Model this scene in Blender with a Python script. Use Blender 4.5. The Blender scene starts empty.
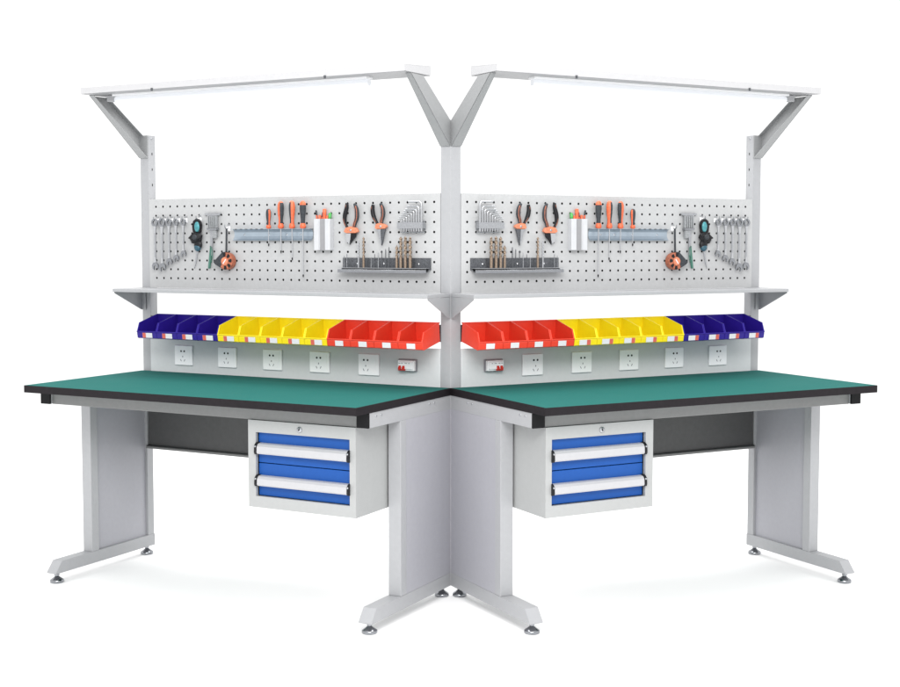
import bpy, bmesh, math, random
from mathutils import Vector, Matrix

random.seed(7)
sc = bpy.context.scene
COL = sc.collection

# ------------------------------------------------------------------ camera
YAW = 0.4815            # how far each bench is turned away from the picture plane
cam_d = bpy.data.cameras.new('camera')
cam = bpy.data.objects.new('camera', cam_d)
COL.objects.link(cam)
cam.location = (0.0, -4.8274, 1.3326)
cam.rotation_euler = (math.radians(90) - 0.0617, 0, 0)
cam_d.sensor_width = 36.0
cam_d.lens = 36.0 * 1285.41 / 900.0
cam_d.shift_y = -18.84 / 900.0
cam_d.shift_x = -0.7 / 900.0
cam_d.clip_start = 0.05
cam_d.clip_end = 500.0
sc.camera = cam

# ------------------------------------------------------------------ studio light
world = bpy.data.worlds.new('World')
sc.world = world
world.use_nodes = True
bg = world.node_tree.nodes['Background']
bg.inputs['Color'].default_value = (1.0, 1.0, 1.0, 1)
bg.inputs['Strength'].default_value = 1.2


def area_light(name, loc, target, size, size_y, power):
    d = bpy.data.lights.new(name, 'AREA')
    d.shape = 'RECTANGLE'
    d.size, d.size_y = size, size_y
    d.energy = power
    d.color = (1.0, 0.995, 0.985)
    o = bpy.data.objects.new(name, d)
    COL.objects.link(o)
    o.location = loc
    o.rotation_euler = (Vector(target) - Vector(loc)).to_track_quat('-Z', 'Y').to_euler()
    return o


area_light('key_softbox', (0.0, -4.8, 3.7), (0, 0.3, 0.8), 3.4, 1.6, 235)
area_light('top_softbox', (0.0, 0.2, 4.6), (0, 0.2, 0.0), 5.0, 3.0, 250)

sc.view_settings.view_transform = 'Standard'
sc.view_settings.look = 'None'
sc.view_settings.exposure = 0.0
sc.view_settings.gamma = 1.0


# ------------------------------------------------------------------ materials
def mat(name, col, rough=0.5, metal=0.0, var=0.03, scale=60.0, bump=0.0, bscale=900.0,
        coat=0.0, spec=0.5, rvar=0.08, emit=None, smudge=0.0):
    m = bpy.data.materials.new(name)
    m.use_nodes = True
    nt = m.node_tree
    b = nt.nodes['Principled BSDF']
    tc = nt.nodes.new('ShaderNodeTexCoord')
    n = nt.nodes.new('ShaderNodeTexNoise')
    n.inputs['Scale'].default_value = scale
    n.inputs['Detail'].default_value = 6
    nt.links.new(tc.outputs['Object'], n.inputs['Vector'])
    r = nt.nodes.new('ShaderNodeValToRGB')
    lo = [max(0, c * (1 - var)) for c in col]
    hi = [min(1, c * (1 + var)) for c in col]
    r.color_ramp.elements[0].position = 0.3
    r.color_ramp.elements[1].position = 0.7
    r.color_ramp.elements[0].color = (*lo, 1)
    r.color_ramp.elements[1].color = (*hi, 1)
    nt.links.new(n.outputs['Fac'], r.inputs['Fac'])
    nt.links.new(r.outputs['Color'], b.inputs['Base Color'])
    n2 = nt.nodes.new('ShaderNodeTexNoise')
    n2.inputs['Scale'].default_value = 7.0
    n2.inputs['Detail'].default_value = 5
    nt.links.new(tc.outputs['Object'], n2.inputs['Vector'])
    mr = nt.nodes.new('ShaderNodeMapRange')
    mr.inputs['To Min'].default_value = max(0.02, rough - rvar)
    mr.inputs['To Max'].default_value = min(1, rough + rvar)
    nt.links.new(n2.outputs['Fac'], mr.inputs['Value'])
    nt.links.new(mr.outputs['Result'], b.inputs['Roughness'])
    b.inputs['Metallic'].default_value = metal
    b.inputs['Coat Weight'].default_value = coat
    b.inputs['Specular IOR Level'].default_value = spec
    if bump:
        n3 = nt.nodes.new('ShaderNodeTexNoise')
        n3.inputs['Scale'].default_value = bscale
        n3.inputs['Detail'].default_value = 2
        nt.links.new(tc.outputs['Object'], n3.inputs['Vector'])
        bp = nt.nodes.new('ShaderNodeBump')
        bp.inputs['Strength'].default_value = bump
        bp.inputs['Distance'].default_value = 0.0006
        nt.links.new(n3.outputs['Fac'], bp.inputs['Height'])
        nt.links.new(bp.outputs['Normal'], b.inputs['Normal'])
    if emit:
        b.inputs['Emission Color'].default_value = (1, 1, 1, 1)
        b.inputs['Emission Strength'].default_value = emit
    return m


M = {}
M['grey'] = mat('powder_coat_light_grey', (0.33, 0.335, 0.348), 0.42, var=0.02, bump=0.25, bscale=700)
M['grey_frame'] = mat('powder_coat_cabinet_grey', (0.335, 0.342, 0.342), 0.40, var=0.02, bump=0.25, bscale=700)
M['peg'] = mat('powder_coat_perforated_sheet', (0.41, 0.415, 0.42), 0.45, var=0.03, bump=0.3, bscale=600)
M['dark_grey'] = mat('shaded_panel_grey', (0.064, 0.064, 0.065), 0.55, var=0.06, bump=0.2)  # panel grey darkened, the shade under the top is in its colour
M['canopy'] = mat('powder_coat_canopy_white_grey', (0.43, 0.43, 0.44), 0.4, var=0.02, bump=0.2)
M['panel'] = mat('socket_panel_grey_brightened', (0.56, 0.575, 0.585), 0.45, var=0.02, bump=0.2)  # same grey coat, lightened to offset the shade of shelf and bins
M['groove'] = mat('painted_shade_grey', (0.26, 0.26, 0.27), 0.4, var=0.03)  # grey lowered to stand for shade on canopy underside and holder channel
M['foot_metal'] = mat('zinc_foot_metal', (0.30, 0.31, 0.33), 0.2, metal=1.0, var=0.1)
M['arm'] = mat('powder_coat_arm_grey', (0.265, 0.27, 0.275), 0.45, var=0.02, bump=0.2)
M['sleeve'] = mat('bright_aluminium_sleeve', (0.55, 0.56, 0.58), 0.35, metal=0.25, var=0.04, scale=30)
M['joint'] = mat('worn_orange_plastic', (0.58, 0.19, 0.10), 0.45, var=0.25, scale=140)
M['rail'] = mat('rail_grey_shaded', (0.18, 0.18, 0.18), 0.5, var=0.04, bump=0.2)  # darker grey carries the table overhang's shade on the front rail
M['leg_panel'] = mat('powder_coat_panel_grey', (0.33, 0.33, 0.36), 0.5, var=0.02, bump=0.2)
M['cavity'] = mat('hole_shade_black', (0.01, 0.01, 0.011), 0.8, var=0.1)  # near-black stand-in for the shade behind the board's holes
M['green'] = mat('green_antistatic_mat', (0.015, 0.113, 0.101), 0.8, var=0.05, scale=260, bump=0.35, bscale=450, rvar=0.06, spec=0.08)
M['edge'] = mat('black_rubber_edge', (0.011, 0.009, 0.011), 0.6, var=0.15, spec=0.18)
M['cap'] = mat('black_plastic_cap', (0.006, 0.006, 0.007), 0.5, var=0.15, spec=0.15)
M['blue'] = mat('blue_drawer_paint', (0.007, 0.068, 0.29), 0.5, spec=0.25, var=0.03, bump=0.2)
M['alu'] = mat('white_anodised_handle', (0.41, 0.41, 0.425), 0.35, var=0.02)
M['chrome'] = mat('chrome', (0.54, 0.55, 0.57), 0.15, metal=1.0, var=0.03)
M['dull_chrome'] = mat('dull_chrome', (0.30, 0.31, 0.33), 0.25, metal=1.0, var=0.06)
M['steel'] = mat('brushed_steel', (0.38, 0.39, 0.41), 0.35, metal=0.9, var=0.15, scale=200)
M['dark_steel'] = mat('dark_steel', (0.09, 0.095, 0.105), 0.4, metal=0.5, var=0.5, scale=300)
M['tray'] = mat('galvanised_tray', (0.34, 0.40, 0.46), 0.3, metal=0.6, var=0.08, scale=12)
M['bin_blue'] = mat('dark_blue_bin_plastic', (0.021, 0.009, 0.22), 0.38, var=0.05, spec=0.25)
M['bin_yellow'] = mat('yellow_bin_plastic', (0.80, 0.64, 0.008), 0.34, var=0.03, spec=0.4)
M['bin_red'] = mat('red_bin_plastic', (0.68, 0.046, 0.022), 0.34, var=0.03, spec=0.4)
M['card'] = mat('white_card', (0.62, 0.62, 0.64), 0.6, var=0.03)
M['card_red'] = mat('red_print', (0.55, 0.10, 0.07), 0.6, var=0.1)
M['white_plastic'] = mat('white_plastic', (0.86, 0.865, 0.88), 0.3, var=0.01)
M['hole'] = mat('dark_hole', (0.015, 0.015, 0.017), 0.7, var=0.1)
M['soft_grey'] = mat('soft_grey_print', (0.22, 0.22, 0.24), 0.6, var=0.1)
M['red_lever'] = mat('red_lever_plastic', (0.55, 0.03, 0.02), 0.35, var=0.05)
M['orange'] = mat('orange_rubber', (0.66, 0.12, 0.045), 0.45, var=0.22, scale=120)
M['orange_dark'] = mat('burnt_orange_plastic', (0.34, 0.10, 0.05), 0.4, var=0.35, scale=120)
M['grip'] = mat('charcoal_rubber', (0.040, 0.044, 0.050), 0.6, var=0.25, scale=150, spec=0.2)
M['black'] = mat('black_plastic', (0.008, 0.008, 0.010), 0.4, var=0.3, scale=150, spec=0.25)
M['teal'] = mat('teal_plastic', (0.05, 0.24, 0.27), 0.25, var=0.25, scale=120)
M['deep_teal'] = mat('deep_teal_plastic', (0.02, 0.075, 0.11), 0.3, var=0.3, scale=120)
M['pen_green'] = mat('green_plastic', (0.06, 0.33, 0.07), 0.35, var=0.1)
M['handle_green'] = mat('sea_green_plastic', (0.05, 0.16, 0.12), 0.35, var=0.15)
M['maroon'] = mat('maroon_plastic', (0.12, 0.02, 0.02), 0.35, var=0.1)
M['bronze'] = mat('bronze_steel', (0.27, 0.205, 0.155), 0.30, metal=0.7, var=0.35, scale=220)
M['grille'] = mat('grey_clear_plastic', (0.26, 0.27, 0.28), 0.3, var=0.25, scale=180)
M['tube'] = mat('lit_tube', (0.42, 0.44, 0.48), 0.4, var=0.0, emit=0.42)
M['floor'] = mat('white_studio_floor', (0.94, 0.94, 0.94), 0.9, var=0.005, scale=3, spec=0.1)


# ------------------------------------------------------------------ mesh helpers
# bench coordinates: u along the bench (0 = end at the joint, -1.5 = outer end),
# v from the back of the table top towards its front, z up. side +1 = bench on
# the left of the photo, -1 = its mirrored twin on the right.
class MB:
    def __init__(self):
        self.bm = bmesh.new()

    def _add(self, vs, fs, smooth=False):
        bv = [self.bm.verts.new(v) for v in vs]
        for f in fs:
            try:
                nf = self.bm.faces.new([bv[i] for i in f])
                nf.smooth = smooth
            except ValueError:
                pass
        return self

    def box(self, u0, u1, v0, v1, z0, z1):
        vs = [(u, v, z) for z in (z0, z1) for v in (v0, v1) for u in (u0, u1)]
        fs = [(0, 2, 3, 1), (4, 5, 7, 6), (0, 1, 5, 4), (2, 6, 7, 3), (0, 4, 6, 2), (1, 3, 7, 5)]
        return self._add(vs, fs)

    def prism(self, pts, axis, a0, a1, a1pts=None):
        """pts in the two other axes, extruded along axis (0=u,1=v,2=z)."""
        def mk(p, a):
            p = list(p)
            p.insert(axis, a)
            return tuple(p)
        n = len(pts)
        p2 = a1pts or pts
        vs = [mk(p, a0) for p in pts] + [mk(p, a1) for p in p2]
        fs = [tuple(range(n)), tuple(range(n, 2 * n))] + [(i, (i + 1) % n, n + (i + 1) % n, n + i) for i in range(n)]
        return self._add(vs, fs)

    def tube(self, path, r, seg=10, caps=True):
        path = [Vector(p) for p in path]
        rr = r if isinstance(r, (list, tuple)) else [r] * len(path)
        rings = []
        prev = None
        for i, p in enumerate(path):
            if i == 0:
                t = path[1] - p
            elif i == len(path) - 1:
                t = p - path[i - 1]
            else:
                t = (path[i + 1] - p).normalized() + (p - path[i - 1]).normalized()
            t.normalize()
            if prev is None:
                a = t.orthogonal().normalized()
            else:
                a = (prev - t * prev.dot(t)).normalized()
            prev = a
            b = t.cross(a)
            rings.append([tuple(p + (a * math.cos(2 * math.pi * k / seg) + b * math.sin(2 * math.pi * k / seg)) * rr[i]) for k in range(seg)])
        vs = [v for ring in rings for v in ring]
        fs = []
        for i in range(len(path) - 1):
            for k in range(seg):
                fs.append((i * seg + k, i * seg + (k + 1) % seg, (i + 1) * seg + (k + 1) % seg, (i + 1) * seg + k))
        self._add(vs, fs, True)
        if caps:
            self._add(rings[0], [tuple(range(seg))])
            self._add(rings[-1], [tuple(range(seg))])
        return self

    def lathe(self, c, axis, prof, seg=20, a0=0.0, a1=2 * math.pi, squash=1.0):
        """prof = [(radius, height along axis)]."""
        full = abs(a1 - a0 - 2 * math.pi) < 1e-6
        ns = seg if full else seg + 1
        vs = []
        for r, h in prof:
            for k in range(ns):
                a = a0 + (a1 - a0) * k / seg
                x, y = r * math.cos(a), r * math.sin(a) * squash
                if axis == 2:
                    q = (c[0] + x, c[1] + y, c[2] + h)
                elif axis == 1:
                    q = (c[0] + x, c[1] + h, c[2] + y)
                else:
                    q = (c[0] + h, c[1] + x, c[2] + y)
                vs.append(q)
        fs = []
        for i in range(len(prof) - 1):
            for k in range(seg if full else seg):
                k2 = (k + 1) % ns if full else k + 1
                fs.append((i * ns + k, i * ns + k2, (i + 1) * ns + k2, (i + 1) * ns + k))
        self._add(vs, fs, True)
        if full:
            for i in (0, len(prof) - 1):
                if prof[i][0] > 1e-6:
                    self._add(vs[i * ns:(i + 1) * ns], [tuple(range(ns))])
        return self


DU = 0.0      # fine shift along the board for the tool being built
OFF = {}      # bench-space anchor of every object
SIDE = {}


def world_of(p, side):
    u, v, z = p
    c, s = math.cos(YAW), math.sin(YAW)
    X = u * c - v * s
    Y = -u * s - v * c
    return Vector((X * side, Y, z))


def set_props(o, label, cat, group):
    o['label'] = label
    o['category'] = cat
    if group:
        o['group'] = group


def thing(name, label, cat, anchor, side, group=None):
    o = bpy.data.objects.new(name, None)
    o.empty_display_size = 0.03
    COL.objects.link(o)
    o.location = world_of((anchor[0] + DU, anchor[1], anchor[2]), side)
    o.rotation_euler = (0, 0, -YAW * side)
    OFF[o.name] = Vector(anchor)
    SIDE[o.name] = side
    set_props(o, label, cat, group)
    return o


def part(name, mb, m, parent, bevel=0.0, label=None, clip=False, seg=2):
    side = SIDE[parent.name]
    anchor = OFF[parent.name]
    bm = mb.bm
    if clip:                                   # saw the piece off flush with the joint plane
        c, s = math.cos(YAW), math.sin(YAW)
        geom = list(bm.verts) + list(bm.edges) + list(bm.faces)
        n = Vector((c, -s, 0))
        r = bmesh.ops.bisect_plane(bm, geom=geom, plane_co=n * -0.0001, plane_no=n, clear_outer=True)
        bmesh.ops.holes_fill(bm, edges=[e for e in bm.edges if len(e.link_faces) == 1])
    lo = Vector([min(v.co[i] for v in bm.verts) for i in range(3)])
    hi = Vector([max(v.co[i] for v in bm.verts) for i in range(3)])
    ctr = (lo + hi) / 2
    for v in bm.verts:
        d = v.co - ctr
        v.co = Vector((d.x * side, -d.y, d.z))
    bmesh.ops.recalc_face_normals(bm, faces=bm.faces)
    me = bpy.data.meshes.new(name)
    bm.to_mesh(me)
    bm.free()
    me.materials.append(M[m] if isinstance(m, str) else m)
    o = bpy.data.objects.new(name, me)
    COL.objects.link(o)
    d = ctr - anchor
    o.location = (d.x * side, -d.y, d.z)
    o.parent = parent
    OFF[o.name] = ctr
    SIDE[o.name] = side
    if bevel:
        b = o.modifiers.new('bevel', 'BEVEL')
        b.width = bevel
        b.segments = seg
        b.limit_method = 'ANGLE'
        b.angle_limit = math.radians(40)
    if label:
        o['label'] = label
    return o


# ------------------------------------------------------------------ setting
fb = bmesh.new()
bmesh.ops.create_circle(fb, cap_ends=True, radius=60, segments=64)
fm = bpy.data.meshes.new('floor')
fb.to_mesh(fm)
fb.free()
fm.materials.append(M['floor'])
floor = bpy.data.objects.new('floor', fm)
COL.objects.link(floor)
floor['kind'] = 'structure'


# ------------------------------------------------------------------ the workbench
def rod(u, z, r, v0, v1, seg=10):
    return MB().lathe((u, v0, z), 1, [(r, 0), (r, v1 - v0)], seg)


def perforated(u0, u1, z0, z1, hu, hz, r, vf, vb):
    """sheet with real holes; hu, hz = hole centres."""
    mb = MB()
    bm = mb.bm
    def mids(h, a, b):
        e = [a] + [(h[i] + h[i + 1]) / 2 for i in range(len(h) - 1)] + [b]
        return e
    eu, ez = mids(hu, u0, u1), mids(hz, z0, z1)
    cache = {}
    def V(u, z):
        k = (round(u, 6), round(z, 6))
        if k not in cache:
            cache[k] = bm.verts.new((u, vf, z))
        return cache[k]
    rims = []
    for i, cu in enumerate(hu):
        for j, cz in enumerate(hz):
            a, b, c, d = eu[i], eu[i + 1], ez[j], ez[j + 1]
            outer = [V(b, cz), V(b, d), V(cu, d), V(a, d), V(a, cz), V(a, c), V(cu, c), V(b, c)]
            inner = [bm.verts.new((cu + r * math.cos(math.pi * k / 4), vf, cz + r * math.sin(math.pi * k / 4))) for k in range(8)]
            for k in range(8):
                bm.faces.new([outer[k], outer[(k + 1) % 8], inner[(k + 1) % 8], inner[k]])
            rims.append(inner)
    for ring in rims:
        back = [bm.verts.new((v.co.x, vf - 0.0012, v.co.z)) for v in ring]
        for k in range(8):
            bm.faces.new([ring[k], ring[(k + 1) % 8], back[(k + 1) % 8], back[k]])
    t = 0.0015
    mb.box(u0, u1, vb, vf - 0.00001, z1, z1 + t)
    mb.box(u0, u1, vb, vf - 0.00001, z0 - t, z0)
    mb.box(u0 - t, u0, vb, vf - 0.00001, z0 - t, z1 + t)
    mb.box(u1, u1 + t, vb, vf - 0.00001, z0 - t, z1 + t)
    return mb


HU = [-1.4161 + 0.0384 * i for i in range(36)]
HZ = [1.496 - 0.0378 * i for i in range(8, -1, -1)]


def leveling_foot(u, v, parent):
    mb = MB()
    mb.lathe((u, v, 0), 2, [(0.024, 0.0), (0.027, 0.003), (0.027, 0.010), (0.024, 0.013), (0.015, 0.019), (0.009, 0.024), (0.007, 0.026)], 28)
    mb.lathe((u, v, 0.026), 2, [(0.0052, 0), (0.0052, 0.016)], 12)
    mb.lathe((u, v, 0.0275), 2, [(0.010, 0), (0.010, 0.006)], 6)
    part('leveling_foot', mb, 'foot_metal', parent)


def make_bench(side):
    where = 'left' if side > 0 else 'right'
    other = 'right' if side > 0 else 'left'
    b = thing('workbench', 'light grey steel workbench with green top, the %s one of the mirrored pair' % where,
              'workbench', (-0.75, 0.33, 0), side, 'mirrored workbenches joined at their backs')
    # --- table top
    t = part('tabletop', MB().box(-1.4975, -0.0025, 0.0025, 0.6735, 0.7685, 0.795), 'green', b, 0.0006)
    e = MB()
    z0, z1 = 0.767, 0.7946
    e.box(-1.5, 0, 0.6735, 0.676, z0, z1).box(-1.5, 0, 0, 0.0025, z0, z1)
    e.box(-1.5, -1.4975, 0.0025, 0.6735, z0, z1).box(-0.0025, 0, 0.0025, 0.6735, z0, z1)
    part('edge_banding', e, 'edge', t)
    # --- beams under the top
    for ua, ub in ((-1.497, -1.449), (-0.050, -0.002)):
        sb = part('side_beam', MB().box(ua, ub, 0.002 if ua < -1 else -0.005, 0.586, 0.7155, 0.7665), 'grey', b, 0.0015 if ua < -1 else 0, clip=(ua > -1))
        part('end_cap', MB().box(ua - 0.0004, ub + 0.0004, 0.5862, 0.5945, 0.7150, 0.7663), 'cap', sb, 0.002)
        face = ua if ua < -1 else ub
        sg = -1 if ua < -1 else 1
        for v in (0.545, 0.510, 0.165, 0.128):
            part('screw', MB().lathe((face, v, 0.753), 0, [(0.004, 0), (0.0035, sg * 0.0018), (0.001, sg * 0.002)], 12), 'steel', sb)
    part('front_rail', MB().box(-1.4485, -0.0505, 0.556, 0.5800, 0.7148, 0.7664), 'rail', b, 0.0015)
    part('rear_rail', MB().box(-1.4485, -0.0505, 0.050, 0.080, 0.7148, 0.7664), 'grey', b, 0.0015)
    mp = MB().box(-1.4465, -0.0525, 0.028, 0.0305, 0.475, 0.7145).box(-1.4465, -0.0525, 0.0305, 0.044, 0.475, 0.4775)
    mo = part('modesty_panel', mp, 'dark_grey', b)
    part('bottom_flange', MB().box(-1.4465, -0.0525, 0.026, 0.046, 0.4660, 0.4746), 'rail', mo)
    # --- T legs
    for ua, ub, outer in ((-1.495, -1.447, -1), (-0.052, -0.004, 1)):
        if outer < 0:
            lm = MB().box(ua, ub, 0.338, 0.378, 0.0872, 0.7152).box(ua, ub, 0.0, 0.038, 0.0872, 0.7152)
            lg = part('leg', lm, 'grey', b, 0.0015)
            pm = MB().box(ua + 0.0015, ub - 0.012, 0.0382, 0.3378, 0.0872, 0.7152)
            bu1, bv0 = ub + 0.0003, -0.004
        else:                                   # the joint side: its skin runs right up to the neighbour
            ub = -0.0012
            lm = MB().box(ua, ub, 0.338, 0.378, 0.0872, 0.7152).box(ua, ua + 0.0118, 0.0, 0.038, 0.0872, 0.7152)
            lg = part('leg', lm, 'grey', b, 0.0015)
            pm = MB().box(ua + 0.012, ub - 0.0010, -0.0080, 0.3372, 0.0872, 0.7152)
            bu1, bv0 = ub + 0.0004, -0.0080
        part('leg_panel', pm, 'leg_panel', lg, clip=(outer > 0))
        fbm = MB().prism([(bv0, 0.038), (0.581, 0.040), (0.583, 0.043), (0.548, 0.0868), (0.543, 0.0870), (bv0, 0.0870)], 0, ua - 0.0003, bu1)
        part('foot_beam', fbm, 'grey', lg, 0.0012 if outer < 0 else 0, clip=(outer > 0))
        uc = (ua + ub) / 2
        leveling_foot(uc - 0.0, 0.552, lg)
        leveling_foot(uc, 0.022, lg)
    # --- uprights
    for ua, ub, inner in ((-1.5, -1.455, -1.455), (-0.045, 0.0, -0.045)):
        up = part('upright', MB().box(ua, ub, -0.050, -0.006, 0.72, 1.80), 'grey', b, 0 if ub > -1 else 0.0015, clip=(ub > -1))
        sg = 1 if inner < -1 else -1
        for k in range(10):
            z = 1.722 - 0.066 * k
            if z < 1.56 and z > 1.10:
                continue
            part('slot', MB().box(min(inner, inner + sg * 0.0005), max(inner, inner + sg * 0.0005), -0.031, -0.026, z - 0.005, z + 0.005), 'hole', up)
        part('bolt', MB().lathe((inner, -0.026, 1.787), 0, [(0.0045, 0), (0.004, sg * 0.002), (0.001, sg * 0.0024)], 10), 'steel', up)
    # --- perforated tool board
    pg = part('pegboard', perforated(-1.4525, -0.0475, 1.1540, 1.5265, HU, HZ, 0.0049, -0.0035, -0.030), 'peg', b)
    part('hole_shade_sheet', MB().box(-1.4524, -0.0476, -0.0285, -0.0275, 1.1542, 1.5263), 'cavity', pg)  # added sheet, near black so the holes look deep in shade
    # --- shelf
    sh = part('shelf', MB().box(-1.5, -0.003, -0.0025, 0.178, 1.1385, 1.1520), 'grey', b, 0.0015)
    for ua in (-1.4985, -0.0065):
        br = MB().prism([(-0.0025, 1.138), (0.170, 1.138), (0.170, 1.133), (0.004, 1.057), (-0.0025, 1.057)], 0, ua, ua + 0.0025)
        fu = (ua + 0.0025, ua + 0.022) if ua < -1 else (ua - 0.02, ua)
        br.box(fu[0], fu[1], -0.0025, -0.0005, 1.057, 1.138)
        part('shelf_bracket', br, 'grey', sh)
    # --- socket panel and bin rail
    sp = part('socket_panel', MB().box(-1.4543, -0.0457, -0.030, -0.0012, 0.755, 0.940), 'panel', b, 0.0012)
    br = MB().box(-1.4543, -0.0457, -0.012, -0.004, 0.967, 1.032)
    for k in range(2):
        br.box(-1.452, -0.048, -0.004, 0.006, 0.985 + k * 0.034, 0.987 + k * 0.034)
    part('bin_rail', br, 'dark_steel', b)
    # --- sockets
    for i in range(5):
        u = -1.2707 + 0.2281 * i
        so = MB().box(u - 0.0465, u + 0.0465, -0.0011, 0.0065, 0.8265, 0.9100)
        s = part('power_socket', so, 'white_plastic', b, 0.0025, seg=3)
        part('socket_insert', MB().box(u - 0.034, u + 0.034, 0.0065, 0.0069, 0.838, 0.9), 'white_plastic', s)
        uo = u - 0.003 if i < 4 else u - 0.012
        for du in (-0.0085, 0.0085):
            part('pin_hole', MB().lathe((uo + du, 0.0066, 0.886), 1, [(0.0042, 0), (0.0042, 0.0008)], 12), 'hole', s)
        part('pin_hole', MB().box(uo - 0.0018, uo + 0.0018, 0.0066, 0.0074, 0.8600, 0.8665), 'soft_grey', s)
        for sg in (-1, 1):
            c = (uo + sg * 0.0095, 0.8475)
            d = (math.sin(sg * 0.5), math.cos(0.5))
            w = 0.0014
            pts = [(c[0] + a * d[0] * 0.005 + e2 * d[1] * w, c[1] + a * d[1] * 0.005 - e2 * d[0] * w) for a, e2 in ((-1, -1), (1, -1), (1, 1), (-1, 1))]
            part('pin_hole', MB().prism(pts, 1, 0.0066, 0.0074), 'soft_grey', s)
    # --- breaker
    bk = MB().box(-0.219, -0.148, -0.0011, 0.020, 0.8535, 0.893).box(-0.214, -0.153, 0.020, 0.026, 0.860, 0.888)
    cb = part('circuit_breaker', bk, 'white_plastic', b, 0.0012)
    part('breaker_housing', MB().box(-0.223, -0.144, -0.0010, 0.007, 0.8495, 0.8970), 'soft_grey', cb, 0.001)
    for u in (-0.206, -0.190):
        part('lever', MB().prism([(0.020, 0.8555), (0.031, 0.8575), (0.033, 0.864), (0.026, 0.8735), (0.020, 0.8745)], 0, u - 0.0052, u + 0.0052), 'red_lever', cb, 0.0008)
    part('red_strip', MB().box(-0.2145, -0.182, 0.026, 0.0266, 0.8545, 0.8580), 'red_lever', cb)
    for u, w in ((-0.208, 0.004), (-0.197, 0.004), (-0.180, 0.005), (-0.166, 0.003)):
        part('mark', MB().box(u - w, u + w, 0.026, 0.0264, 0.8815, 0.8835), 'soft_grey', cb)
    # --- lamp canopy on its two arms
    u0, u1 = -1.4995, -0.001
    slope = [(0.345, 1.962), (0.345, 1.9645), (0.154, 1.9790), (0.154, 1.9765)]
    cn = MB().prism(slope, 0, u0, u1)
    cn.prism([(0.3430, 1.940), (0.3452, 1.940), (0.3452, 1.9635), (0.3430, 1.9635)], 0, u0, u1)
    cn.prism([(0.1538, 1.944), (0.1560, 1.944), (0.1560, 1.978), (0.1538, 1.978)], 0, u0, u1)
    for a in (u0 + 0.0002, u1 - 0.0022):
        cn.prism([(0.344, 1.9405), (0.344, 1.963), (0.155, 1.978), (0.155, 1.9445)], 0, a, a + 0.002)
    c = part('light_canopy', cn, 'canopy', b)
    part('canopy_underside', MB().prism([(0.3429, 1.9390), (0.3429, 1.9405), (0.1561, 1.9445), (0.1561, 1.9430)], 0, u0 + 0.003, u1 - 0.003), 'groove', c)  # underside plate of the canopy, its shade painted into the grey
    fx = MB().prism([(0.228, 1.9418), (0.228, 1.9350), (0.272, 1.9340), (0.272, 1.9408)], 0, -1.40, -0.200)
    part('tube_housing', fx, 'white_plastic', c)
    part('light_tube', MB().tube([(-1.398, 0.25, 1.9215), (-0.202, 0.25, 1.9215)], 0.0125, 16), 'tube', c)
    for a in (-1.434,):
        part('tube_socket', MB().box(a, a + 0.036, 0.234, 0.266, 1.914, 1.9390), 'grey', c, 0.002)
    for a in (-1.13, -0.33):
        part('canopy_clip', MB().box(a - 0.004, a + 0.004, 0.3452, 0.349, 1.932, 1.943), 'dark_steel', c)
    for ou, sg in ((-1.4992, 1), (-0.0015, -1)):
        lo = [(0.0, 1.703), (0.296, 1.9385)]
        hi_ = [(0.208, 1.9390), (-0.0002, 1.7990)]
        am = MB()
        ue = ou + sg * 0.0025
        am.prism([lo[0], (0.296, 1.9385), hi_[0], hi_[1]], 0, min(ou, ue), max(ou, ue))
        # front flange (tapers towards the canopy) and upper flange
        def flange(p, q, wp, wq, th):
            n = Vector((-(q[1] - p[1]), q[0] - p[0])).normalized() * th
            vs = []
            for (pt, w) in ((p, wp), (q, wq)):
                for (du, k) in ((0.0, 0), (w, 0), (w, 1), (0.0, 1)):
                    vs.append((ou + sg * (0.0001 + du), pt[0] + n.x * k, pt[1] + n.y * k))
            am._add(vs, [(0, 1, 2, 3), (4, 5, 6, 7), (0, 1, 5, 4), (1, 2, 6, 5), (2, 3, 7, 6), (3, 0, 4, 7)])
        flange(lo[0], lo[1], 0.0435, 0.024, 0.0025)
        flange(hi_[0], (0.0, 1.7991), 0.022, 0.022, 0.0025)
        a2 = ou + sg * 0.0435
        am.box(min(ou, a2), max(ou, a2), -0.0055, -0.0002, 1.705, 1.799)
        part('lamp_arm', am, 'arm', b)
    return b


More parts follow.
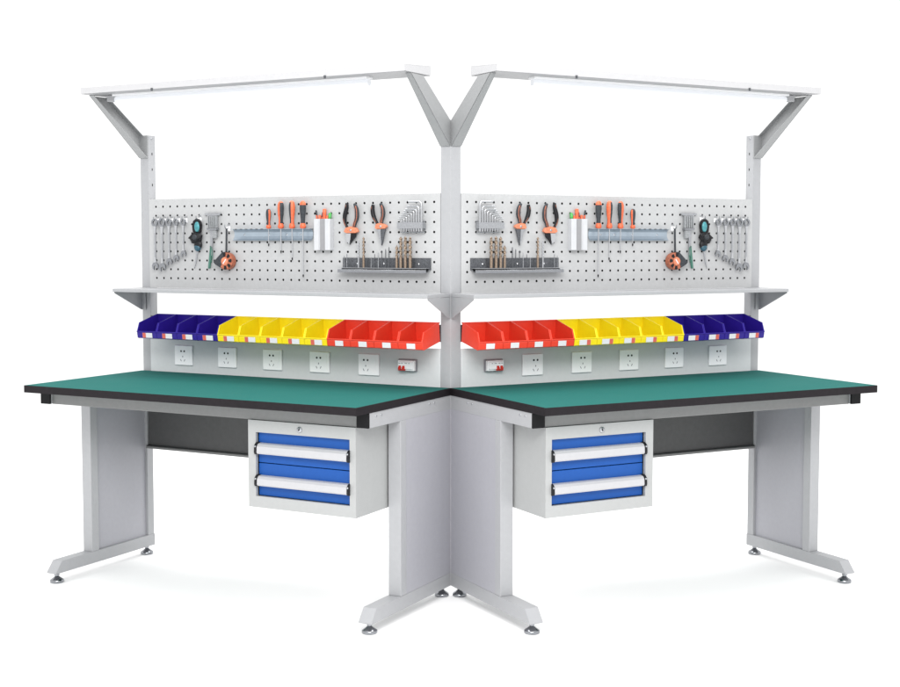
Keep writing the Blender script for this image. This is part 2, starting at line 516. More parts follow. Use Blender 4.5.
def make_cabinet(side):
    where = 'left' if side > 0 else 'right'
    c = thing('drawer_cabinet', 'grey cabinet with two blue drawers hung under the %s workbench top' % where,
              'drawer cabinet', (-0.28, 0.34, 0.401), side, 'drawer cabinets under the workbenches')
    u0, u1, v0, v1, z0, z1 = -0.508, -0.0585, 0.09, 0.585, 0.401, 0.7135
    a0, a1, b0, b1 = -0.4755, -0.0835, 0.442, 0.671
    k = MB()
    k.box(u0, a0, v1 - 0.013, v1, z0, z1).box(a1, u1, v1 - 0.013, v1, z0, z1)
    k.box(a0, a1, v1 - 0.013, v1, z0, b0).box(a0, a1, v1 - 0.013, v1, b1, z1)
    v2 = v1 - 0.013
    k.box(u0, u0 + 0.002, v0, v2, z0, z1).box(u1 - 0.002, u1, v0, v2, z0, z1)
    k.box(u0 + 0.002, u1 - 0.002, v0, v2, z0, z0 + 0.002).box(u0 + 0.002, u1 - 0.002, v0, v2, z1 - 0.002, z1)
    k.box(u0 + 0.002, u1 - 0.002, v0, v0 + 0.002, z0 + 0.002, z1 - 0.002)
    part('casing', k, 'grey_frame', c)
    part('drawer_gap', MB().box(a0 + 0.0005, a1 - 0.0005, 0.540, 0.545, b0 + 0.0005, b1 - 0.0005), 'hole', c)
    for (za, zb, h0, h1) in ((0.4435, 0.5588, 0.4800, 0.5160), (0.5618, 0.6695, 0.5940, 0.6320)):
        d = part('drawer', MB().box(a0 + 0.0025, a1 - 0.002, 0.5452, 0.5700, za, zb), 'blue', c, 0.0012)
        prof = [(0.5702, h0 + 0.008), (0.586, h0), (0.593, h0 + 0.001), (0.5965, h0 + 0.006), (0.595, h1 - 0.010), (0.588, h1 - 0.002), (0.582, h1), (0.5702, h1 + 0.001)]
        part('handle', MB().prism(prof, 0, a0 + 0.011, a1 - 0.0055), 'alu', d, 0.0008)
        cp = [(0.5702, h0 + 0.004), (0.586, h0 - 0.002), (0.595, h0 - 0.001), (0.5985, h0 + 0.006), (0.597, h1 - 0.008), (0.590, h1), (0.582, h1 + 0.003), (0.5702, h1 + 0.003)]
        for x0, x1 in ((a0 + 0.001, a0 + 0.0108), (a1 - 0.0053, a1 + 0.002)):
            part('handle_end_cap', MB().prism(cp, 0, x0, x1), 'black', d, 0.0008)
            part('screw', MB().lathe(((x0 + x1) / 2, 0.5905, h1 - 0.010), 1, [(0.0034, 0), (0.0034, 0.0085), (0.001, 0.009)], 10), 'steel', d)
    lk = part('lock', MB().lathe((-0.288, v1, 0.691), 1, [(0.0105, 0), (0.0105, 0.002), (0.0085, 0.0045), (0.0010, 0.0048)], 20), 'steel', c)
    part('keyhole', MB().prism([(-0.291, 0.6885), (-0.2865, 0.6870), (-0.283, 0.6975), (-0.2875, 0.6970)], 1, v1 + 0.0046, v1 + 0.0060), 'hole', lk)
    return c


# ------------------------------------------------------------------ bins
BIN_P = [(0.014, 0.970), (0.022, 1.042), (0.030, 1.042), (0.140, 1.012), (0.1535, 0.968), (0.1500, 0.9490), (0.140, 0.9455)]
ORD = ['first', 'second', 'third', 'fourth', 'fifth']


def make_bin(side, i):
    w = 0.1043
    if i < 4:
        colr, k, m, n = 'dark blue', i, 'bin_blue', 4
    elif i < 9:
        colr, k, m, n = 'yellow', i - 4, 'bin_yellow', 5
    else:
        colr, k, m, n = 'red', i - 9, 'bin_red', 4
    ua = -1.393 + i * w + 0.0006
    ub = ua + w - 0.0012
    where = 'left' if side > 0 else 'right'
    outer = 'left' if side > 0 else 'right'
    if i == 0:
        pos = 'outermost of the row'
    elif i == 12:
        pos = 'innermost of the row'
    elif k == 0:
        pos = 'beside the %s bins outward' % ('dark blue' if i == 4 else 'yellow')
    elif k == n - 1:
        pos = 'beside the %s bins inward' % ('yellow' if i == 3 else 'red')
    else:
        pos = '%s %s one from the outer end' % (ORD[k], colr.split()[-1])
    lab = '%s storage bin on the %s workbench, %s' % (colr, where, pos)
    t = thing('storage_bin', lab, 'storage bin', ((ua + ub) / 2, 0.014, 0.945), side, 'storage bins on the bench rails')
    th = 0.0022
    mb = MB()
    for x0, x1 in ((ua, ua + th), (ub - th, ub)):
        mb.prism(BIN_P, 0, x0, x1)
    P = BIN_P
    def slab(p, q, t_, flip=1):
        nrm = Vector((-(q[1] - p[1]), q[0] - p[0])).normalized() * t_ * flip
        mb.prism([p, q, (q[0] + nrm.x, q[1] + nrm.y), (p[0] + nrm.x, p[1] + nrm.y)], 0, ua + th, ub - th)
    slab((0.0142, 0.9702), (0.022, 1.0419), th, -1)                   # back
    slab((0.0145, 0.9703), (0.140, 0.9457), th, 1)                    # bottom
    slab((0.1400, 0.9457), (0.1498, 0.9492), th, 1)
    slab((0.1498, 0.9490), (0.1532, 0.9680), th, 1)                   # sloping front
    slab((0.1532, 0.9678), (0.1530, 0.9760), th, 1)
    mb.prism([(0.1534, 0.9735), (0.1565, 0.9745), (0.1560, 0.9775), (0.1500, 0.9775)], 0, ua, ub)   # lip bead
    # thick rolled rims on the side walls
    for x0, x1 in ((ua - 0.0001, ua + 0.0042), (ub - 0.0042, ub + 0.0001)):
        mb.prism([(0.1375, 1.0132), (0.1410, 1.0120), (0.1560, 0.9720), (0.1500, 0.9720)], 0, x0, x1)
    mb.prism([(0.016, 1.0385), (0.0262, 1.0385), (0.0262, 1.0430), (0.016, 1.0430)], 0, ua, ub)
    # hanging lip behind, over the rail
    mb.box(ua + 0.01, ub - 0.01, 0.0062, 0.0160, 1.012, 1.016)
    bd = part('bin_body', mb, m, t, 0.0006)
    # card in the sloping front
    p, q = Vector((0.1508, 0.9505)), Vector((0.1536, 0.9705))
    n2 = Vector((q.y - p.y, -(q.x - p.x))).normalized()
    def card(x0, x1, off, name, m2, par):
        a, b2 = p + n2 * off, q + n2 * off
        a2, b3 = p + n2 * (off + 0.0006), q + n2 * (off + 0.0006)
        return part(name, MB().prism([tuple(a), tuple(b2), tuple(b3), tuple(a2)], 0, x0, x1), m2, par)
    c0 = ua + 0.030 if colr != 'red' else ua + 0.037
    c1 = ub - 0.022 if colr != 'red' else ub - 0.030
    cd = card(c0, c1, 0.0010, 'label_card', 'card', t)
    if colr != 'red':
        card(c0 + 0.001, c0 + 0.017, 0.0018, 'red_patch', 'card_red', cd)


# ------------------------------------------------------------------ tools on the board
VB = -0.0034      # face of the board


def hook(side, u, z, lab):
    t = thing('peg_hook', lab, 'hook', (u, VB, z), side, 'wire hooks in the perforated boards')
    part('hook_base', MB().box(u - 0.009, u + 0.009, VB + 0.0002, VB + 0.004, z - 0.022, z - 0.004), 'white_plastic', t, 0.001)
    p = [(u, VB + 0.003, z - 0.010), (u, 0.012, z - 0.014), (u + 0.001, 0.020, z - 0.013), (u + 0.002, 0.026, z - 0.006), (u + 0.003, 0.027, z + 0.003)]
    part('hook_wire', MB().tube(p, 0.0017, 8), 'dull_chrome', t)
    p = [(u - 0.004, VB + 0.003, z - 0.005), (u - 0.001, 0.003, z + 0.004), (u + 0.004, 0.003, z + 0.006), (u + 0.005, VB + 0.001, z + 0.001)]
    part('hook_clip', MB().tube(p, 0.0013, 6), 'steel', t)


def wrench(side, i):
    us = [-1.410, -1.372, -1.334, -1.297, -1.258]
    bot = [1.226, 1.219, 1.246, 1.262, 1.282]
    wd = [1.05, 1.15, 1.0, 0.95, 0.9]
    size = ['long', 'longest', 'middle-length', 'short', 'shortest']
    u, zb, k = us[i], bot[i], wd[i]
    where = 'left' if side > 0 else 'right'
    outer = where
    hook(side, u, 1.4495, 'wire hook holding the %s wrench from the outer edge, %s board' % (ORD[i], where))
    t = thing('wrench', '%s chrome wrench, %s of five from the outer %s edge of the %s board' % (size[i], ORD[i], outer, where),
              'wrench', (u, 0.010, zb), side, 'combination wrenches on the pegboards')
    mb = MB()
    zr = 1.4285
    R, r = 0.0155 * k, 0.0075 * k
    # ring end with a real hole
    seg = 20
    vs, fs = [], []
    for v in (0.0125, 0.0205):
        for rad in (R, r):
            for a in range(seg):
                an = 2 * math.pi * a / seg
                vs.append((u + rad * math.cos(an), v, zr + rad * math.sin(an)))
    for a in range(seg):
        b2 = (a + 1) % seg
        fs += [(a, b2, seg + b2, seg + a), (2 * seg + a, 2 * seg + b2, 3 * seg + b2, 3 * seg + a),
               (a, b2, 2 * seg + b2, 2 * seg + a), (seg + a, seg + b2, 3 * seg + b2, 3 * seg + a)]
    mb._add(vs, fs)
    mb2 = MB()
    j = zb + 0.026 * k
    w = 0.0050 * k
    mb2.prism([(u - w * 1.5, zr - R * 0.85), (u + w * 1.5, zr - R * 0.85), (u + w, zr - R - 0.018), (u + w, j + 0.016), (u + w * 1.6, j), (u - w * 1.6, j), (u - w, j + 0.016), (u - w, zr - R - 0.018)], 1, 0.0135, 0.0185)
    # open jaw, turned 15 degrees
    ca, sa = math.cos(0.26), math.sin(0.26)
    pts = [(-0.007, 0.012), (0.007, 0.012), (0.0155, 0.002), (0.0150, -0.010), (0.0085, -0.017), (0.0068, -0.004), (0.0, -0.001), (-0.0068, -0.004), (-0.0085, -0.017), (-0.0150, -0.010), (-0.0155, 0.002)]
    pts = [(u + (x * ca - z * sa) * k, j - 0.006 + (x * sa + z * ca) * k) for x, z in pts]
    part('ring_end', mb, 'dull_chrome', t, 0.0008)  # head toned darker than the shaft, shading put into its colour
    sf = part('shaft', mb2, 'chrome', t, 0.0012)
    part('shaft_groove_shade', MB().box(u - w * 0.35, u + w * 0.35, 0.0186, 0.0190, j + 0.03, zr - R - 0.028), 'steel', sf)  # darker strip paints the shading of the shaft's groove
    # split the concave jaw into three convex bits inside one mesh
    def loc(x, z):
        return (u + (x * ca - z * sa) * k, j - 0.006 + (x * sa + z * ca) * k)
    jaw = MB().prism(pts, 1, 0.0125, 0.0200)
    part('open_jaw', jaw, 'dull_chrome', t, 0.0008)  # darkened like the ring end, painted shading


def screwdriver(side, i):
    us = [-0.822, -0.762, -0.708, -0.656]
    tops = [1.479, 1.508, 1.509, 1.508]
    tips = [1.328, 1.300, 1.272, 1.205]
    desc = ['shortest, small-handled screwdriver', 'second screwdriver from the outer end, orange-fronted handle,',
            'third screwdriver from the outer end, half orange handle,', 'longest screwdriver, charcoal handle with orange cap,']
    where = 'left' if side > 0 else 'right'
    u, zt, zp = us[i], tops[i], tips[i]
    zb = 1.403
    v = 0.0165
    t = thing('screwdriver', '%s in the tray on the %s board' % (desc[i], where), 'screwdriver', (u, v, zp), side, 'screwdrivers in the trays')
    h = zt - zb
    k = 0.0105 if i == 0 else 0.0125
    prof = [(k * 0.55, 0.004), (k * 0.7, h * 0.12), (k * 0.66, h * 0.30), (k * 0.86, h * 0.48), (k, h * 0.70), (k * 0.97, h * 0.85), (k * 0.75, h * 0.95), (k * 0.3, h)]
    g = part('grip', MB().lathe((u, v, zb), 2, prof, 18), 'grip', t)
    part('collar', MB().lathe((u, v, zb - 0.004), 2, [(k * 0.6, 0), (k * 0.95, 0.004), (k * 0.98, 0.010), (k * 0.8, h * 0.17), (k * 0.62, h * 0.22)], 18), 'orange', t)
    if i in (1, 2, 3, 0):
        # a0..a1 angle around the handle where the orange inlay shows; angle 90 deg = +v
        rng = {0: (0.15, 0.9), 1: (1.3, 3.5), 2: (-0.2, 1.35), 3: (1.35, 1.8)}[i]
        pr = [(r * 1.035 + 0.0002, z) for r, z in prof[1:-1]]
        if i == 3:
            pr = [(prof[5][0] * 1.05, prof[5][1]), (prof[6][0] * 1.08, prof[6][1]), (prof[7][0] * 1.1, prof[7][1] + 0.0005)]
            rng = (0, 2 * math.pi)
        part('inlay', MB().lathe((u, v, zb), 2, pr, 12, rng[0], rng[1]), 'orange', g)
        if i in (1, 2):
            part('cap', MB().lathe((u, v, zb), 2, [(prof[6][0] * 1.06, prof[6][1]), (prof[7][0] * 1.2, prof[7][1] + 0.0008)], 14), 'orange', g)
    part('blade', MB().tube([(u, v, zb + 0.004), (u, v, zp + 0.012)], 0.0024 if i else 0.0018, 10), 'chrome', t)
    part('blade_tip', MB().tube([(u, v, zp + 0.0118), (u, v, zp + 0.006), (u, v, zp)], [0.0026, 0.0030, 0.0012], 8), 'black', t)


def tray(side):
    where = 'left' if side > 0 else 'right'
    t = thing('tool_tray', 'long bluish galvanised screwdriver tray on the %s board' % where, 'tool tray', (-0.81, VB, 1.352), side, 'screwdriver trays')
    u0, u1 = -1.006, -0.620
    arc = [(0.0115, 1.3970), (0.0040, 1.3930), (-0.0005, 1.3860), (-0.0018, 1.3770), (-0.0010, 1.3680), (0.0030, 1.3600), (0.0080, 1.3550), (0.0120, 1.3530)]
    k = MB()
    for p, q in zip(arc[:-1], arc[1:]):
        n = Vector((-(q[1] - p[1]), q[0] - p[0])).normalized() * 0.0012
        k.prism([p, q, (q[0] - n.x, q[1] - n.y), (p[0] - n.x, p[1] - n.y)], 0, u0, u1)
    part('back_plate', k, 'tray', t)
    ld = MB()
    xs = [u0] + [u for b in (-0.822, -0.762, -0.708, -0.656) for u in (b - 0.0045, b + 0.0045)] + [u1]
    ld.box(u0, u1, VB + 0.0003, 0.0115, 1.3972, 1.3985).box(u0, u1, 0.0215, 0.026, 1.3972, 1.3985)
    for a in range(0, len(xs), 2):
        ld.box(xs[a], xs[a + 1], 0.0115, 0.0215, 1.3972, 1.3985)
    part('slotted_ledge', ld, 'tray', t)
    for a in range(6):
        part('slot', MB().box(-0.985 + a * 0.026, -0.974 + a * 0.026, 0.0225, 0.0263, 1.3965, 1.3990), 'hole', t)
    for u in (-0.955, -0.832, -0.745, -0.678):
        part('screw', MB().lathe((u, -0.0018, 1.375), 1, [(0.004, 0), (0.0035, 0.002), (0.001, 0.0024)], 10), 'chrome', t)


def grille_tool(side):
    where = 'left' if side > 0 else 'right'
    t = thing('caliper', 'grey caliper with slatted head and green tail hung on the %s board' % where, 'caliper', (-1.105, 0.008, 1.235), side, 'hanging calipers')
    part('crossbar', MB().prism([(-1.150, 1.4655), (-1.146, 1.4575), (-1.128, 1.4535), (-1.085, 1.4535), (-1.070, 1.4580), (-1.066, 1.4655)], 1, 0.004, 0.010), 'steel', t, 0.001)
    h = MB()
    for k in range(5):
        h.box(-1.128 + k * 0.0098, -1.1225 + k * 0.0098, 0.005, 0.017, 1.4040, 1.4533)
    h.box(-1.127, -1.084, 0.002, 0.006, 1.4040, 1.4533)
    part('slatted_head', h, 'grille', t, 0.0008)
    part('clamp_bar', MB().box(-1.131, -1.079, 0.003, 0.020, 1.3955, 1.4035), 'dull_chrome', t, 0.001)
    part('beam', MB().prism([(-1.121, 1.395), (-1.106, 1.395), (-1.110, 1.330), (-1.114, 1.290), (-1.122, 1.290), (-1.119, 1.330)], 1, 0.004, 0.010), 'steel', t, 0.0008)
    part('slide_block', MB().box(-1.104, -1.086, 0.004, 0.015, 1.362, 1.3950), 'grille', t, 0.0015)
    part('tail', MB().prism([(-1.1215, 1.325), (-1.115, 1.318), (-1.116, 1.290), (-1.124, 1.236), (-1.133, 1.236), (-1.127, 1.285)], 1, 0.0028, 0.0118), 'handle_green', t, 0.002)
    part('wire_loop', MB().tube([(-1.112, 0.011, 1.325), (-1.108, 0.012, 1.285), (-1.113, 0.012, 1.262), (-1.121, 0.012, 1.285), (-1.118, 0.012, 1.330)], 0.0018, 6), 'handle_green', t)


def blob(mb, c, ru, rv, rz, rot=0.0, n=10, jit=0.0):
    pr = []
    vs, fs = [], []
    ca, sa = math.cos(rot), math.sin(rot)
    for i in range(1, n):
        th = math.pi * i / n
        for k in range(2 * n):
            ph = math.pi * k / n
            j = 1 + random.uniform(-jit, jit)
            x, y, z = ru * math.sin(th) * math.cos(ph) * j, rv * math.sin(th) * math.sin(ph) * j, rz * math.cos(th) * j
            vs.append((c[0] + x * ca - z * sa, c[1] + y, c[2] + x * sa + z * ca))
    m = 2 * n
    for i in range(n - 2):
        for k in range(m):
            fs.append((i * m + k, i * m + (k + 1) % m, (i + 1) * m + (k + 1) % m, (i + 1) * m + k))
    fs.append(tuple(range(m)))
    fs.append(tuple(range((n - 2) * m, (n - 1) * m)))
    mb._add(vs, fs, jit == 0)
    return mb


def teal_tool(side):
    where = 'left' if side > 0 else 'right'
    hook(side, -1.184, 1.452, 'wire hook above the teal hand tool on the %s board' % where)
    t = thing('hand_tool', 'teal and black hand tool with thin metal tip hung on the %s board' % where, 'hand tool', (-1.19, 0.012, 1.236), side, 'teal hand tools')
    part('frame', MB().prism([(-1.206, 1.434), (-1.190, 1.4445), (-1.172, 1.436), (-1.165, 1.418), (-1.170, 1.385), (-1.207, 1.385), (-1.211, 1.41)], 1, 0.004, 0.018), 'black', t, 0.003)
    part('window', blob(MB(), (-1.184, 0.017, 1.409), 0.0135, 0.008, 0.022), 'teal', t)
    b = blob(MB(), (-1.192, 0.014, 1.363), 0.031, 0.015, 0.023, 0.35, 8, 0.16)
    b.prism([(-1.233, 1.362), (-1.205, 1.385), (-1.200, 1.350)], 1, 0.004, 0.018)
    part('body', b, 'black', t, 0.001)
    part('knob', MB().lathe((-1.188, 0.026, 1.366), 1, [(0.012, 0), (0.012, 0.005), (0.009, 0.007)], 10), 'grip', t)
    part('lower_housing', blob(MB(), (-1.183, 0.013, 1.334), 0.019, 0.012, 0.022, -0.2, 10, 0.03), 'black', t)
    part('nose', blob(MB(), (-1.184, 0.015, 1.3235), 0.0165, 0.011, 0.016, -0.4), 'deep_teal', t)
    part('shank', MB().prism([(-1.191, 1.308), (-1.184, 1.308), (-1.193, 1.262), (-1.204, 1.234), (-1.199, 1.268)], 1, 0.010, 0.014), 'steel', t, 0.0006)


def tape(side):
    where = 'left' if side > 0 else 'right'
    hook(side, -1.030, 1.414, 'wire hook above the tape measure on the %s board' % where)
    t = thing('tape_measure', 'orange and black tape measure hung by a black strap on the %s board' % where, 'tape measure', (-1.035, 0.014, 1.232), side, 'hanging tape measures')
    part('strap', MB().prism([(-1.034, 1.400), (-1.026, 1.400), (-1.029, 1.300), (-1.037, 1.300)], 1, 0.010, 0.0125), 'grip', t)
    c = (-1.026, 1.2675)
    n = 20
    pts = [(c[0] + 0.036 * math.cos(2 * math.pi * k / n), c[1] + 0.0355 * math.sin(2 * math.pi * k / n)) for k in range(n)]
    case = MB().prism(pts, 1, 0.000, 0.030)
    part('case', case, 'orange_dark', t, 0.003)
    part('nose', MB().prism([(-1.086, 1.264), (-1.079, 1.255), (-1.050, 1.2400), (-1.036, 1.268), (-1.024, 1.3055), (-1.040, 1.3055)], 1, 0.001, 0.0308), 'grip', t, 0.002)
    part('disc', MB().lathe((c[0] - 0.002, 0.0302, c[1] - 0.001), 1, [(0.017, 0), (0.017, 0.0015), (0.014, 0.0022), (0.001, 0.0024)], 20), 'joint', t)
    g = MB()
    for a0 in (-1.75, -0.95, -0.15, 0.65, 1.45):
        seg = [(c[0] + r * math.cos(a), c[1] + r * math.sin(a)) for r, a in ((0.0195, a0), (0.0335, a0), (0.0345, a0 + 0.25), (0.0335, a0 + 0.46), (0.0195, a0 + 0.46))]
        g.prism(seg, 1, 0.0302, 0.0312)
    part('grip_pad', g, 'black', t)
    part('logo_bar', MB().prism([(-1.036, 1.258), (-1.032, 1.256), (-1.018, 1.274), (-1.022, 1.277)], 1, 0.0326, 0.0330), 'card', t)


def holder(side):
    where = 'left' if side > 0 else 'right'
    t = thing('pen_holder', 'white ribbed metal pen holder fixed to the %s board' % where, 'pen holder', (-0.565, VB, 1.314), side, 'pen holders on the boards')
    out = [(-0.6055, VB + 0.0003), (-0.6055, 0.022), (-0.6040, 0.0250), (-0.5845, 0.0250), (-0.5800, 0.0175), (-0.5570, 0.0175), (-0.5530, 0.0250), (-0.5330, 0.0250), (-0.5310, 0.0235), (-0.5300, VB + 0.0003)]
    inn = [(-0.6035, VB + 0.002), (-0.6035, 0.021), (-0.6030, 0.0230), (-0.5860, 0.0230), (-0.5815, 0.0155), (-0.5555, 0.0155), (-0.5515, 0.0230), (-0.5345, 0.0230), (-0.5330, 0.0220), (-0.5320, VB + 0.002)]
    mb = MB()
    n = len(out)
    z0, z1 = 1.314, 1.4365
    vs = [(p[0], p[1], z) for pts in (out, inn) for z in (z0, z1) for p in pts]
    fs = []
    for i in range(n):
        j = (i + 1) % n
        fs += [(i, j, n + j, n + i), (2 * n + i, 2 * n + j, 3 * n + j, 3 * n + i), (n + i, n + j, 3 * n + j, 3 * n + i), (i, j, 2 * n + j, 2 * n + i)]
    mb._add(vs, fs)
    part('sleeve', mb, 'sleeve', t)
    part('bottom', MB().box(-0.6033, -0.5332, VB + 0.0022, 0.0150, 1.3145, 1.3165), 'grey', t)
    part('groove_shade_strip', MB().box(-0.5798, -0.5572, 0.0176, 0.0186, 1.3145, 1.4360), 'groove', t)  # darker strip laid on the channel floor in place of shade
    pens = [(-0.598, -0.606, 1.471, 'grip', 'dark pen leaning outward', 0.0035), (-0.579, -0.574, 1.463, 'maroon', 'maroon pen', 0.0035),
            (-0.5665, -0.566, 1.476, 'orange', 'thick orange marker', 0.0068), (-0.545, -0.540, 1.460, 'pen_green', 'green marker', 0.0060),
            (-0.590, -0.588, 1.452, 'orange', 'short orange marker', 0.0055), (-0.5555, -0.5530, 1.449, 'orange', 'squat orange marker beside the green one', 0.0055)]
    for ub, ut, zt, m, ds, r in pens:
        vv = 0.0065
        p = thing('marker_pen', '%s in the white holder on the %s board' % (ds, where), 'pen', (ub, vv, 1.318), side, 'pens in the white holders')
        part('barrel', MB().tube([(ub, vv, 1.3175), (ub * 0.4 + ut * 0.6, vv, zt - 0.020)], r, 10), 'orange' if m in ('grip', 'maroon') else m, p)
        part('pen_cap', MB().tube([(ub * 0.4 + ut * 0.6, vv, zt - 0.0198), (ut, vv, zt - 0.002), (ut, vv, zt)], [r * 1.1, r * 1.05, r * 0.6], 10), m, p)


def pliers(side, kind):
    where = 'left' if side > 0 else 'right'
    if kind == 0:
        t = thing('pliers', 'cutting pliers with one bright and one dark jaw on the %s board' % where, 'pliers', (-0.435, 0.012, 1.335), side, 'pliers on the boards')
        hl = [(-0.4520, 1.497), (-0.4535, 1.478), (-0.4620, 1.447), (-0.4600, 1.420), (-0.4480, 1.398)]
        hr = [(-0.4170, 1.494), (-0.4080, 1.472), (-0.4070, 1.440), (-0.4150, 1.418), (-0.4190, 1.398)]
        piv = [(-0.4650, 1.3860), (-0.4560, 1.4010), (-0.4330, 1.4060), (-0.4080, 1.4010), (-0.3990, 1.3860), (-0.4100, 1.3800), (-0.4540, 1.3800)]
        j1 = [(-0.4560, 1.3800), (-0.4330, 1.3800), (-0.4360, 1.3550), (-0.4420, 1.3380), (-0.4530, 1.3460), (-0.4590, 1.3620)]
        j2 = [(-0.4320, 1.3800), (-0.4100, 1.3800), (-0.4120, 1.3640), (-0.4230, 1.3560), (-0.4390, 1.3340), (-0.4350, 1.3560)]
        jm = ('chrome', 'black')
    else:
        t = thing('pliers', 'needle-nose pliers with orange joint hung on the %s board' % where, 'pliers', (-0.30, 0.012, 1.335), side, 'pliers on the boards')
        hl = [(-0.3330, 1.489), (-0.3360, 1.470), (-0.3320, 1.447), (-0.3230, 1.430), (-0.3120, 1.412)]
        hr = [(-0.3000, 1.493), (-0.2910, 1.474), (-0.2890, 1.450), (-0.2940, 1.430), (-0.2950, 1.412)]
        piv = [(-0.3240, 1.4000), (-0.3180, 1.4150), (-0.2980, 1.4190), (-0.2760, 1.4110), (-0.2700, 1.4040), (-0.2800, 1.3960), (-0.3180, 1.3950)]
        j1 = [(-0.3170, 1.3950), (-0.2990, 1.3950), (-0.2975, 1.3600), (-0.2950, 1.3310), (-0.3030, 1.3500), (-0.3100, 1.3750)]
        j2 = [(-0.2980, 1.3950), (-0.2780, 1.3950), (-0.2840, 1.3720), (-0.2890, 1.3450), (-0.2940, 1.3310), (-0.2965, 1.3600)]
        jm = ('steel', 'dark_steel')
    def smooth(pts):
        out = []
        for a in range(len(pts) - 1):
            p0 = pts[max(a - 1, 0)]; p1 = pts[a]; p2 = pts[a + 1]; p3 = pts[min(a + 2, len(pts) - 1)]
            for s in range(4):
                x = s / 4
                out.append(tuple(0.5 * (2 * p1[i] + (p2[i] - p0[i]) * x + (2 * p0[i] - 5 * p1[i] + 4 * p2[i] - p3[i]) * x * x + (3 * p1[i] - p0[i] - 3 * p2[i] + p3[i]) * x ** 3) for i in (0, 1)))
        out.append(pts[-1])
        return out
    for q, hd in enumerate((hl, hr)):
        s = smooth(hd)
        n = len(s)
        rr = [0.0050 + 0.0036 * math.sin(math.pi * min(1, (k + 1) / n * 1.1)) for k in range(n)]
        h = part('handle', MB().tube([(p[0], 0.013, p[1]) for p in s], rr, 10), 'grip' if q else 'black', t)
        off = 0.0028 if q else -0.0012
        part('grip_stripe', MB().tube([(p[0] + off, 0.0195, p[1]) for p in s[2:-2]], 0.0019 if q else 0.0012, 6), 'orange_dark', h)
        if q:
            part('grip_stripe', MB().tube([(p[0] - 0.0042, 0.0188, p[1]) for p in s[3:-1]], 0.0014, 6), 'orange_dark', h)
    part('joint_cover', MB().prism(piv, 1, 0.004, 0.020), 'joint', t, 0.0025)
    part('rivet', MB().lathe(((piv[0][0] + piv[4][0]) / 2, 0.0198, piv[0][1] + 0.005), 1, [(0.005, 0), (0.0042, 0.002), (0.001, 0.0026)], 12), 'steel', t)
    part('jaw', MB().prism(j1, 1, 0.008, 0.016), jm[0], t, 0.0012)
    part('jaw', MB().prism(j2, 1, 0.009, 0.0165), jm[1], t, 0.0012, label='dark jaw' if kind == 0 else None)
    # the two pegs it hangs on
    for u in (piv[0][0] + 0.016, piv[4][0] - 0.016):
        z = piv[0][1] - 0.010
        h = thing('support_peg', 'short steel peg under the %s pliers, %s side, %s board' % ('cutting' if kind == 0 else 'needle-nose', 'outer' if u < (piv[0][0] + piv[4][0]) / 2 else 'inner', where), 'peg', (u, VB, z), side, 'pegs under the pliers')
        part('peg_wire', MB().tube([(u, VB + 0.0003, z), (u, 0.0076, z)], 0.002, 8), 'steel', h)


def hex_keys(side):
    where = 'left' if side > 0 else 'right'
    t = thing('hex_key_holder', 'grey block holding nine stepped hex keys on the %s board' % where, 'hex key holder', (-0.168, VB, 1.379), side, 'hex key holders')
    part('holder_block', MB().box(-0.2235, -0.1130, 0.003, 0.020, 1.3955, 1.4200), 'steel', t, 0.0015)
    part('mounting_plate', MB().box(-0.2180, -0.1180, VB + 0.0003, 0.003, 1.3900, 1.4250), 'steel', t)
    part('lower_strip', MB().box(-0.2180, -0.1150, 0.005, 0.012, 1.3800, 1.3835), 'dull_chrome', t, 0.0008)
    tops = [1.4975, 1.4800, 1.4690, 1.4625, 1.4545, 1.4470, 1.4400, 1.4340, 1.4285]
    step = ['tallest', 'second tallest', 'third tallest', 'fourth tallest', 'fifth tallest', 'fourth shortest', 'third shortest', 'second shortest', 'shortest']
    for i in range(9):
        u = -0.1205 - 0.0108 * i
        r = 0.0040 - 0.00031 * i
        z = tops[i]
        arm = max(0.018, 0.056 - 0.0042 * i)
        arm = min(arm, u + 0.2225) if i < 8 else 0.010
        arm = max(arm, 0.009)
        k = thing('hex_key', '%s chrome hex key of the nine on the %s board' % (step[i], where), 'hex key', (u, 0.024, 1.3845), side, 'hex keys in the grey holders')
        v = 0.0245
        path = [(u, v, 1.3845), (u, v, z - r * 2.4), (u - r * 0.7, v, z - r * 0.7), (u - r * 2.4, v, z), (u - arm, v, z)]
        part('key_rod', MB().tube(path, r, 6), 'chrome', k)
    part('front_clip', MB().box(-0.2235, -0.1130, 0.0290, 0.0305, 1.3960, 1.4195).box(-0.2235, -0.2215, 0.0200, 0.0290, 1.3960, 1.4195).box(-0.1150, -0.1130, 0.0200, 0.0290, 1.3960, 1.4195), 'steel', t)


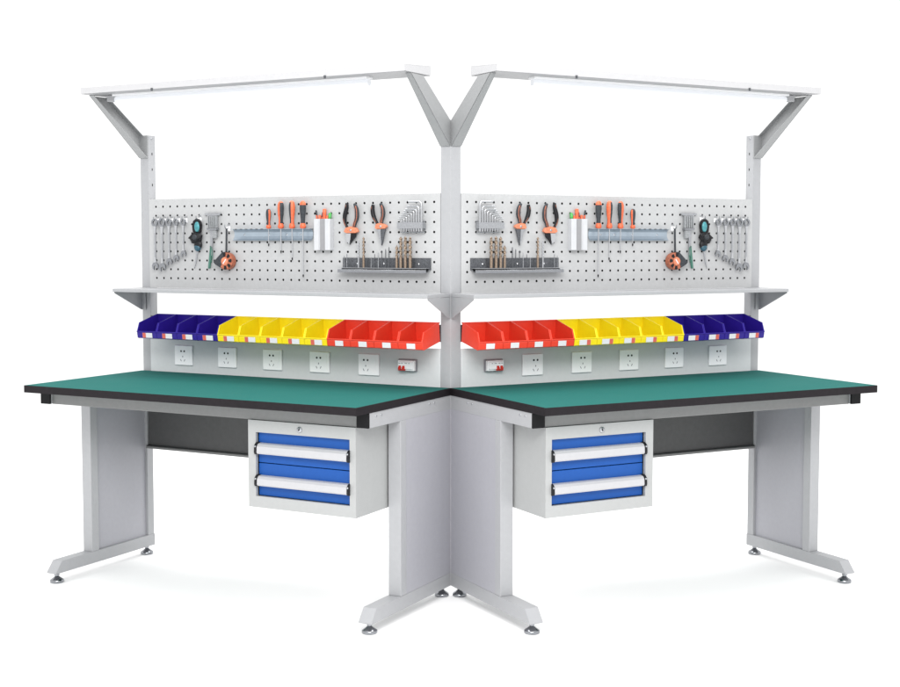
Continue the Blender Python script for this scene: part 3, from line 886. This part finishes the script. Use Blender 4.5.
def drill_rack(side):
    where = 'left' if side > 0 else 'right'
    t = thing('drill_bit_rack', 'long dark steel rack for drill bits with a ledge on the %s board' % where, 'drill bit rack', (-0.285, VB, 1.228), side, 'drill bit racks')
    part('back_plate', MB().box(-0.477, -0.0850, VB + 0.0003, 0.0010, 1.2380, 1.2840), 'dark_steel', t)
    part('ledge', MB().prism([(0.0010, 1.2440), (0.0010, 1.2400), (0.034, 1.2270), (0.037, 1.2275), (0.037, 1.2380), (0.0345, 1.2400), (0.0340, 1.2310), (0.0030, 1.2440)], 0, -0.479, -0.086), 'dull_chrome', t)
    part('ledge_floor', MB().box(-0.4785, -0.0865, 0.0032, 0.0338, 1.2440, 1.2460), 'steel', t)
    for u in (-0.410, -0.290, -0.137):
        part('screw', MB().lathe((u, 0.001, 1.2610), 1, [(0.0048, 0), (0.0042, 0.002), (0.001, 0.003)], 10), 'chrome', t)
    bits = [(-0.460, 1.293, 0.0016, 'dull_chrome'), (-0.447, 1.300, 0.0018, 'dull_chrome'),
            (-0.394, 1.353, 0.0040, 'steel'), (-0.371, 1.366, 0.0050, 'bronze'),
            (-0.337, 1.291, 0.0014, 'steel'), (-0.321, 1.299, 0.0016, 'dark_steel'), (-0.305, 1.307, 0.0018, 'steel'),
            (-0.289, 1.314, 0.0020, 'dark_steel'), (-0.272, 1.319, 0.0022, 'dark_steel'), (-0.257, 1.327, 0.0025, 'dark_steel'),
            (-0.223, 1.334, 0.0058, 'bronze'), (-0.205, 1.367, 0.0066, 'bronze'), (-0.185, 1.368, 0.0068, 'bronze'), (-0.164, 1.366, 0.0068, 'bronze')]
    names = ['thin silver drill bit nearest the rack outer end', 'second thin silver drill bit from rack outer end',
             'tall slim steel drill bit below the cutting pliers', 'tall bronze drill bit beside the slim steel one',
             'shortest of the six small drill bits', 'second shortest of the six small drill bits', 'third shortest of the six small drill bits',
             'third tallest of the six small drill bits', 'second tallest of the six small drill bits', 'tallest of the six small drill bits',
             'shorter thick bronze drill bit, outermost of four', 'second of four thick bronze drill bits from outer side',
             'third of four thick bronze drill bits from outer side', 'innermost of four thick bronze drill bits']
    for (u, zt, r, m), nm in zip(bits, names):
        v = 0.018
        zb = 1.2462
        k = thing('drill_bit', '%s, %s board' % (nm, where), 'drill bit', (u, v, zb), side, 'drill bits in the racks')
        sh = min(0.042, (zt - zb) * 0.40)
        part('bit_shank', MB().tube([(u, v, zb), (u, v, zb + sh)], r * 0.92, 10), m, k)
        seg, n = 12, max(12, int((zt - zb - sh) / 0.0022))
        vs, fs = [], []
        pitch = max(0.012, r * 5.5)
        for a in range(n + 1):
            z = zb + sh + (zt - zb - sh) * a / n
            tp = 1.0 if z < zt - r * 1.4 else max(0.05, (zt - z) / (r * 1.4))
            for s in range(seg):
                an = 2 * math.pi * s / seg
                rr = r * tp * (0.68 + 0.36 * math.cos(2 * (an - 2 * math.pi * z / pitch / 1.0)))
                vs.append((u + rr * math.cos(an), v + rr * math.sin(an), z))
        for a in range(n):
            for s in range(seg):
                fs.append((a * seg + s, a * seg + (s + 1) % seg, (a + 1) * seg + (s + 1) % seg, (a + 1) * seg + s))
        part('flute', MB()._add(vs, fs, True), m, k)


for side in (1, -1):
    make_bench(side)
    make_cabinet(side)
    for i in range(13):
        make_bin(side, i)
    DU = 0.003
    for i in range(5):
        wrench(side, i)
    teal_tool(side)
    DU = 0.001
    grille_tool(side)
    DU = -0.003
    tape(side)
    DU = 0.003
    tray(side)
    for i in range(4):
        screwdriver(side, i)
    DU = 0.009
    holder(side)
    DU = 0.003
    pliers(side, 0)
    pliers(side, 1)
    DU = 0.009
    hex_keys(side)
    DU = 0.0
    drill_rack(side)
    DU = 0.0
